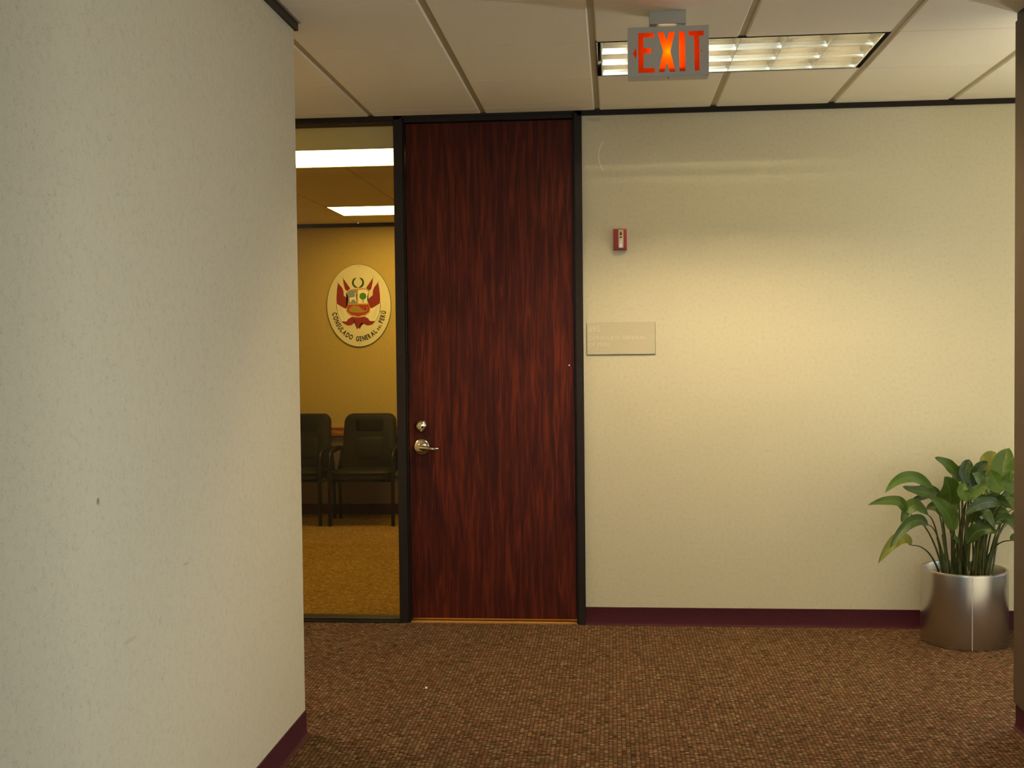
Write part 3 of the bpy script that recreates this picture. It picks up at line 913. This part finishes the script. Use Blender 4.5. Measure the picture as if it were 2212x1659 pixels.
fl = MB()
OL = [(150, 250), (180, 310), (250, 390), (290, 480), (300, 620), (400, 690), (425, 760), (385, 960), (330, 975), (240, 925), (108, 840), (98, 740), (103, 600), (120, 420)]
IL = [(282, 130), (480, 420), (400, 495), (335, 440), (300, 290)]
for p in (OL, IL, mirror(OL), mirror(IL)):
    fl = MB(); epoly(fl, p, 2)
    fl.build('red_flag', M['ered'], em)
dr = MB()
WL = [(108, 830), (240, 920), (380, 960), (420, 1060), (500, 1190), (420, 1260), (360, 1330), (230, 1315), (160, 1190), (115, 1020)]
for p in (WL, mirror(WL)):
    dr = MB(); epoly(dr, p, 1)
    dr.build('white_drapery', M['ewhite'], em)
ln = MB()
for q in (lambda s: s, mirror):
    c1 = [(96, 820), (100, 960), (125, 1090), (180, 1230), (235, 1318)]
    c2 = [(165, 900), (190, 1010), (235, 1150), (300, 1240)]
    c3 = [(215, 940), (245, 1050), (300, 1150)]
    for c in (c1, c2, c3):
        w_ = 7 if c is c1 else 4
        c = q(c)
        ln = MB(); epoly(ln, c + [(x + w_, y + 2) for x, y in reversed(c)], 2)
        ln.build('fold_line', M['edark'], em)
bw = MB()
epoly(bw, [(230, 1322), (360, 1332), (410, 1262), (520, 1200), (680, 1225), (860, 1200), (960, 1255), (985, 1322), (1160, 1330),
           (1060, 1420), (940, 1442), (840, 1395), (775, 1360), (770, 1450), (725, 1540), (690, 1500), (650, 1550), (612, 1440),
           (602, 1350), (500, 1430), (400, 1438), (290, 1385)], 3)
bw.build('red_bow', M['ered'], em)
sh = MB()
epoly(sh, [(685, 432), (780, 445), (905, 430), (1005, 525), (965, 600), (955, 700), (980, 850), (1025, 980), (1005, 1085), (905, 1165),
           (770, 1180), (685, 1222), (600, 1180), (470, 1165), (365, 1065), (360, 960), (410, 850), (428, 700), (410, 600), (368, 545), (475, 455), (600, 450)], 4)
sh.build('gold_shield', M['egold'], em)
q1 = MB(); epoly(q1, [(425, 505), (480, 475), (660, 478), (660, 832), (448, 832), (440, 700), (420, 590)], 5)
epoly(q1, [(448, 832), (660, 832), (660, 836), (448, 836)], 5)
q1.build('blue_quarter', M['eblue'], em)
q2 = MB(); epoly(q2, [(692, 470), (900, 455), (982, 530), (945, 640), (942, 740), (962, 840), (692, 840)], 5)
q2.build('white_quarter', M['ewhite'], em)
q3 = MB(); epoly(q3, [(415, 872), (972, 872), (1003, 980), (982, 1070), (880, 1140), (685, 1192), (500, 1140), (398, 1060), (385, 970)], 5)
q3.build('red_field', M['ered2'], em)
q4 = MB(); epoly(q4, [(430, 985), (560, 890), (700, 905), (780, 990), (870, 1040), (915, 1005), (905, 930), (945, 960), (930, 1040), (870, 1075), (760, 1090), (560, 1085), (450, 1055)], 6)
q4.build('cornucopia', M['eolive'], em)
q5 = MB()
epoly(q5, [(825 + 95 * math.cos(a) * (1 + .05 * math.sin(7 * a)), 640 + 95 * math.sin(a)) for a in [2 * PI * k / 24 for k in range(24)]], 6)
q5.build('tree_crown', M['egreen'], em)
q6 = MB(); epoly(q6, [(815, 720), (835, 720), (840, 820), (810, 820)], 6); q6.build('tree_trunk', M['eolive'], em)
q7 = MB(); epoly(q7, [(455, 680), (600, 655), (610, 535), (640, 530), (650, 550), (628, 570), (640, 790), (618, 790), (600, 730), (520, 735), (490, 800), (468, 800)], 6)
q7.build('vicuna', M['ewhite'], em)
wr = MB()
for sgn in (-1, 1):
    wr = MB()
    for k in range(9):
        cx_ = 695 + sgn * 142 * math.sin(math.radians(18 + k * 16.5))
        cy_ = 265 + 135 * math.cos(math.radians(18 + k * 16.5))
        ang = math.radians(18 + k * 16.5)
        tx, ty = sgn * math.cos(ang), -math.sin(ang)
        nx, ny = -ty, tx
        Lh, Wh = 40, 32 if 0 < k < 8 else 18
        epoly(wr, [(cx_ - tx * Lh, cy_ - ty * Lh), (cx_ + nx * Wh, cy_ + ny * Wh), (cx_ + tx * Lh, cy_ + ty * Lh), (cx_ - nx * Wh, cy_ - ny * Wh)], 2)
    wr.build('wreath_branch', M['edark'], em)
# gold pole tips
pt = MB()
for q in (lambda s: s, mirror):
    for c in ([(250, 88), (290, 150)], [(112, 222), (160, 285)]):
        c = q(c)
        pt = MB(); epoly(pt, [(c[0][0] - 4, c[0][1]), (c[0][0] + 4, c[0][1]), (c[1][0] + 5, c[1][1]), (c[1][0] - 5, c[1][1])], 3)
        pt.build('pole_tip', M['eolive'], em)
txt = 'CONSULADO GENERAL DEL PER\u00da'
sizes = [0.041] * 9 + [0.041] + [0.041] * 7 + [0.022] + [0.027] * 3 + [0.022] + [0.041] * 4
sizes = [0.060 if s_ == 0.041 else s_ for s_ in sizes]
adv = []
glyphs = []
for ch, s_ in zip(txt, sizes):
    if ch == ' ':
        glyphs.append(None); adv.append(s_ * 0.5)
        continue
    vs, fs = text_mesh(ch, s_, 0.0003, 0.66, 0.0026)
    w_ = max(v.x for v in vs) - min(v.x for v in vs)
    x0_ = min(v.x for v in vs)
    glyphs.append(([Vector((v.x - x0_ - w_ / 2, v.y, v.z)) for v in vs], fs))
    adv.append(w_ + 0.007)
pts = []
NA = 400
t0_, t1_ = math.radians(191), math.radians(351)
for k in range(NA + 1):
    t_ = t0_ + (t1_ - t0_) * k / NA
    pts.append(Vector((CX + RX * 0.86 * math.cos(t_), CZ + RZ * 0.87 * math.sin(t_))))
cum = [0]
for k in range(NA): cum.append(cum[-1] + (pts[k + 1] - pts[k]).length)
scale = cum[-1] / sum(adv)
tm = MB()
s_at = 0
for gl, a_ in zip(glyphs, adv):
    s_mid = (s_at + a_ / 2) * scale
    s_at += a_
    if gl is None: continue
    k = min(range(NA), key=lambda i: abs(cum[i] - s_mid))
    p = pts[k]
    tg = (pts[k + 1] - pts[k]).normalized()
    nm = Vector((-tg.y, tg.x))
    tm.add([(p.x + tg.x * v.x + nm.x * v.y, OY - 0.0136 - v.z, p.y + tg.y * v.x + nm.y * v.y) for v in gl[0]], gl[1])
tm.build('lettering', M['eblack'], em)
for zz in (CZ + RZ * 0.955, CZ - RZ * 0.94):
    MB().lathe([(0.0045, 0), (0.003, 0.002), (0, 0.0025)], (CX + 0.002, OY - 0.013, zz), 12, 'Y').build('screw', M['eolive'], em, smooth=True)


# ------------------------------------------------------------------ guest chairs
def rounded_slab(w0, w1, h, th, r, n=6, bow=0.0):
    """upright slab in XZ: width w0 at the bottom, w1 at the top, thickness th, bowed"""
    pts = []
    for cx_, cz_, a0_, rr in ((w1 / 2 - r, h - r, 0, r), (-w1 / 2 + r, h - r, 90, r), (-w0 / 2 + .03, .03, 180, .03), (w0 / 2 - .03, .03, 270, .03)):
        for k in range(n + 1):
            a_ = math.radians(a0_ + 90 * k / n)
            pts.append((cx_ + rr * math.cos(a_), cz_ + rr * math.sin(a_)))
    return pts


def make_chair():
    e = empty('guest_chair')
    # backrest, leaning back
    bk = MB()
    out = rounded_slab(0.500, 0.462, 0.52, 0, 0.075)
    lay = [(-0.045, 0.93), (-0.035, 0.98), (-0.01, 1.0), (0.02, 1.0), (0.04, 0.97), (0.05, 0.90)]
    n = len(out)
    cz = 0.26
    vs = []
    for y_, sc_ in lay:
        for x_, z_ in out:
            xx, zz = x_ * sc_, cz + (z_ - cz) * sc_
            vs.append((xx, 0.20 + y_ + zz * 0.20 + 0.25 * xx * xx * -1.0, 0.41 + zz))
    fs = [tuple(range(n))[::-1], tuple((len(lay) - 1) * n + k for k in range(n))]
    for i in range(len(lay) - 1):
        for k in range(n):
            fs.append((i * n + k, i * n + (k + 1) % n, (i + 1) * n + (k + 1) % n, (i + 1) * n + k))
    bk.add(vs, fs)
    bko = bk.build('backrest', M['leather'], e, smooth=True)
    # head cushion and lumbar cushion stitched on the front
    def pad(name, x0, x1, z0, z1, y, mat, parent):
        mb = MB()
        nx, nz = 10, 8
        vs_, fs_2 = [], []
        for j in range(nz + 1):
            for i in range(nx + 1):
                a_, b_2 = i / nx * 2 - 1, j / nz * 2 - 1
                sq = (1 - abs(a_) ** 4) * (1 - abs(b_2) ** 4)
                x_ = (x0 + x1) / 2 + a_ * (x1 - x0) / 2 * (1 - 0.08 * b_2 ** 4)
                z_ = (z0 + z1) / 2 + b_2 * (z1 - z0) / 2 * (1 - 0.06 * a_ ** 4)
                yb = 0.20 - 0.040 + (z_ - 0.41) * 0.20 - 0.25 * x_ * x_
                vs_.append((x_, yb + y - 0.035 * math.sqrt(max(sq, 0)), z_))
        for j in range(nz):
            for i in range(nx):
                k = j * (nx + 1) + i
                fs_2.append((k, k + 1, k + nx + 2, k + nx + 1))
        mb.add(vs_, fs_2)
        return mb.build(name, mat, parent, smooth=True)
    pad('head_cushion', -0.145, 0.145, 0.76, 0.915, 0.012, M['leather_dark'], e)
    pad('lumbar_cushion', -0.150, 0.150, 0.50, 0.755, 0.012, M['leather'], e)
    # seat
    st = MB()
    out = []
    for cx_, cy_, a0_, rr in ((0.18, 0.14, 0, .06), (-0.18, 0.14, 90, .06), (-0.16, -0.13, 180, .11), (0.16, -0.13, 270, .11)):
        for k in range(7):
            a_ = math.radians(a0_ + 15 * k)
            out.append((cx_ + rr * math.cos(a_), cy_ + rr * math.sin(a_)))
    n = len(out)
    lay = [(0.385, .93), (0.392, 0.99), (0.41, 1.0), (0.425, .975), (0.43, 1.0), (0.448, 1.01), (0.462, .96), (0.468, 0.85)]
    vs = [(x_ * s_, y_ * s_ * 1.02, z_ + 0.02 * (-y_)) for z_, s_ in lay for x_, y_ in out]
    fs = [tuple(range(n))[::-1], tuple((len(lay) - 1) * n + k for k in range(n))]
    for i in range(len(lay) - 1):
        for k in range(n):
            fs.append((i * n + k, i * n + (k + 1) % n, (i + 1) * n + (k + 1) % n, (i + 1) * n + k))
    st.add(vs, fs)
    st.build('seat', M['leather'], e, smooth=True)
    for s_ in (-1, 1):
        x_ = 0.270 * s_
        MB().tube([(x_, -0.222, 0.0), (x_, -0.222, 0.30), (x_, -0.222, 0.56), (x_, -0.20, 0.605), (x_, -0.15, 0.625)], 0.0165, 12).build('front_leg', M['black'], e, smooth=True)
        MB().tube([(x_, 0.222, 0.0), (x_, 0.21, 0.30), (x_, 0.20, 0.45), (x_ * 0.9, 0.225, 0.62)], 0.0165, 12).build('rear_leg', M['black'], e, smooth=True)
        MB().tube([(x_, -0.21, 0.37), (x_, 0.20, 0.37)], 0.011, 10).build('side_rail', M['black'], e, smooth=True)
        arm = MB()
        arm.tube([(x_, -0.19, 0.600), (x_, -0.16, 0.628), (x_ * .99, 0.0, 0.640), (x_ * .97, 0.14, 0.640), (x_ * .90, 0.24, 0.625)],
                 [0.020, 0.026, 0.026, 0.024, 0.018], 12)
        arm.build('armrest', M['leather_dark'], e, smooth=True)
    MB().tube([(-0.27, -0.14, 0.375), (0.27, -0.14, 0.375)], 0.010, 8).tube([(-0.27, 0.14, 0.375), (0.27, 0.14, 0.375)], 0.010, 8).build('seat_frame', M['black'], e, smooth=True)
    return e


ch = make_chair()
ch.location = (-2.164, 3.575, 0)
ch.rotation_euler.z = math.radians(2)
tag(ch, 'black leather guest chair by the door frame, its whole backrest in view', 'chair', 'guest chairs along the office wall')
c2 = ch.copy(); COL.objects.link(c2)
for c in list(ch.children):
    d = c.copy(); COL.objects.link(d); d.parent = c2
c2.location = (-2.775, 3.585, 0)
c2.rotation_euler.z = math.radians(-2)
c2['label'] = 'black leather guest chair partly hidden behind the left wall corner'

# ------------------------------------------------------------------ potted plant
PX, PY, PR, PH = 1.7285, -0.2565, 0.208, 0.371
pp = tag(empty('potted_plant', (PX, PY, 0)), 'leafy green floor plant in a brushed steel cylinder pot', 'plant')
pot = MB().lathe([(PR - .004, 0.0), (PR, 0.003), (PR, PH - .012), (PR - .001, PH - .004), (PR - .006, PH), (PR - .013, PH - .002),
                  (PR - .016, PH - .010), (PR - .016, 0.05), (0.0, 0.05)], (0, 0, 0), 96)
po = pot.build('pot', M['steel'], None, smooth=True)
po.parent = pp
a_ = math.radians(-96)
sm_ = MB().tube([(PR * 1.001 * math.cos(a_), PR * 1.001 * math.sin(a_), 0.003), (PR * 1.001 * math.cos(a_), PR * 1.001 * math.sin(a_), PH - 0.012)], 0.0018, 8)
so = sm_.build('seam', M['seam'], None, smooth=True); so.parent = po
rnd = random.Random(5)
sl = MB()
nr, ns = 10, 40
vs = [(0, 0, PH - 0.05)]
for i in range(1, nr + 1):
    for k in range(ns):
        r_ = (PR - .017) * i / nr
        vs.append((r_ * math.cos(2 * PI * k / ns), r_ * math.sin(2 * PI * k / ns), PH - 0.055 + rnd.uniform(-.008, .010)))
fs = [(0, 1 + k, 1 + (k + 1) % ns) for k in range(ns)]
for i in range(nr - 1):
    for k in range(ns):
        fs.append((1 + i * ns + k, 1 + (i + 1) * ns + k, 1 + (i + 1) * ns + (k + 1) % ns, 1 + i * ns + (k + 1) % ns))
sl.add(vs, fs)
s2 = sl.build('soil', M['soil'], None, smooth=True); s2.parent = pp
s2['kind'] = 'stuff'
fol = MB(); uvs = []
stm = MB()
for i, (bx, by, bz, mx_, my, mz, tx, ty, tz, w) in enumerate(LEAVES):
    rnd = random.Random(100 + i)
    B, Mi, T_ = Vector((bx, by, bz)), Vector((mx_, my, mz)), Vector((tx, ty, tz))
    if T_.y > -0.02: T_.y = -0.02
    Cc = Mi * 2 - (B + T_) * 0.5
    n = 16
    nc = 8
    face = Vector((rnd.uniform(-.25, .45), -1.0, rnd.uniform(0.25, 0.8))).normalized()
    grid = []
    for k in range(n + 1):
        t_ = k / n
        P = B * (1 - t_) ** 2 + Cc * 2 * t_ * (1 - t_) + T_ * t_ * t_
        Tg = ((Cc - B) * (1 - t_) + (T_ - Cc) * t_).normalized()
        W = Tg.cross(face).normalized()
        Nn = W.cross(Tg).normalized()
        prof_ = (t_ ** 0.55) * ((1 - t_) ** 0.75) / 0.497
        hw = w * 0.56 * prof_ + 0.0008
        row_ = []
        for j in range(nc + 1):
            s_ = j / nc * 2 - 1
            wave = 0.0035 * math.sin(t_ * 15 + i * 1.7 + (2 if s_ > 0 else 0)) * abs(s_) ** 2
            row_.append(P + W * hw * s_ + Nn * (hw * 0.32 * abs(s_) ** 1.2 * 1.0 + wave - hw * 0.15))
        grid.append(row_)
    base = len(fol.v)
    vv = [p for r_ in grid for p in r_]
    ff = []
    for k in range(n):
        for j in range(nc):
            a2 = k * (nc + 1) + j
            ff.append((a2, a2 + 1, a2 + nc + 2, a2 + nc + 1))
    fol.add(vv, ff)
    uvs += [(j / nc, k / n) for k in range(n + 1) for j in range(nc + 1)]
    # petiole from the soil up to the leaf base
    ang = rnd.uniform(0, 2 * PI); rr = rnd.uniform(0.01, 0.09)
    fx = max(-0.11, min(0.11, (bx - PX) * 0.45 + rnd.uniform(-.03, .03)))
    S0 = Vector((PX + fx, PY + rr * math.sin(ang), PH - 0.06))
    D0 = ((Cc - B).normalized())
    Ctl = Vector((S0.x + (B.x - S0.x) * 0.35, S0.y + (B.y - S0.y) * 0.4, S0.z + (B.z - S0.z) * 0.85 + 0.02))
    pts = []
    for k in range(11):
        t_ = k / 10
        pts.append(S0 * (1 - t_) ** 2 + Ctl * 2 * t_ * (1 - t_) + B * t_ * t_)
    stm.tube(pts, [0.0055 - 0.0032 * k / 10 for k in range(11)], 8)
for k in range(7):       # thicker leaf sheaths in the middle of the clump
    x_ = PX - 0.09 + 0.03 * k
    y_ = PY + (0.04 if k % 2 else -0.04)
    stm.tube([(x_, y_, PH - .06), (x_ + (x_ - PX) * 0.25, y_, PH + 0.06), (x_ + (x_ - PX) * 0.6, y_, PH + 0.16)], [0.011, 0.009, 0.003], 8)
fo = fol.build('leaves', M['leaf'], pp, smooth=True)
uvl = fo.data.uv_layers.new(name='UVMap')
for lp in fo.data.loops:
    uvl.data[lp.index].uv = uvs[lp.vertex_index]
so2 = stm.build('stems', M['stem'], pp, smooth=True)

# ------------------------------------------------------------------ scrap of paper on the carpet
sc_ = MB()
sc_.add([(-0.8605, -1.187, 0.0), (-0.8545, -1.200, 0.0), (-0.8495, -1.190, 0.0), (-0.857, -1.176, 0.0),
         (-0.8595, -1.187, 0.006), (-0.8545, -1.197, 0.003), (-0.8515, -1.190, 0.007), (-0.857, -1.179, 0.004)],
        [(0, 3, 2, 1), (4, 5, 6, 7), (0, 1, 5, 4), (1, 2, 6, 5), (2, 3, 7, 6), (3, 0, 4, 7)])
tag(sc_.build('paper_scrap', M['scrap']), 'tiny white scrap of paper lying on the carpet in front of the door', 'paper')
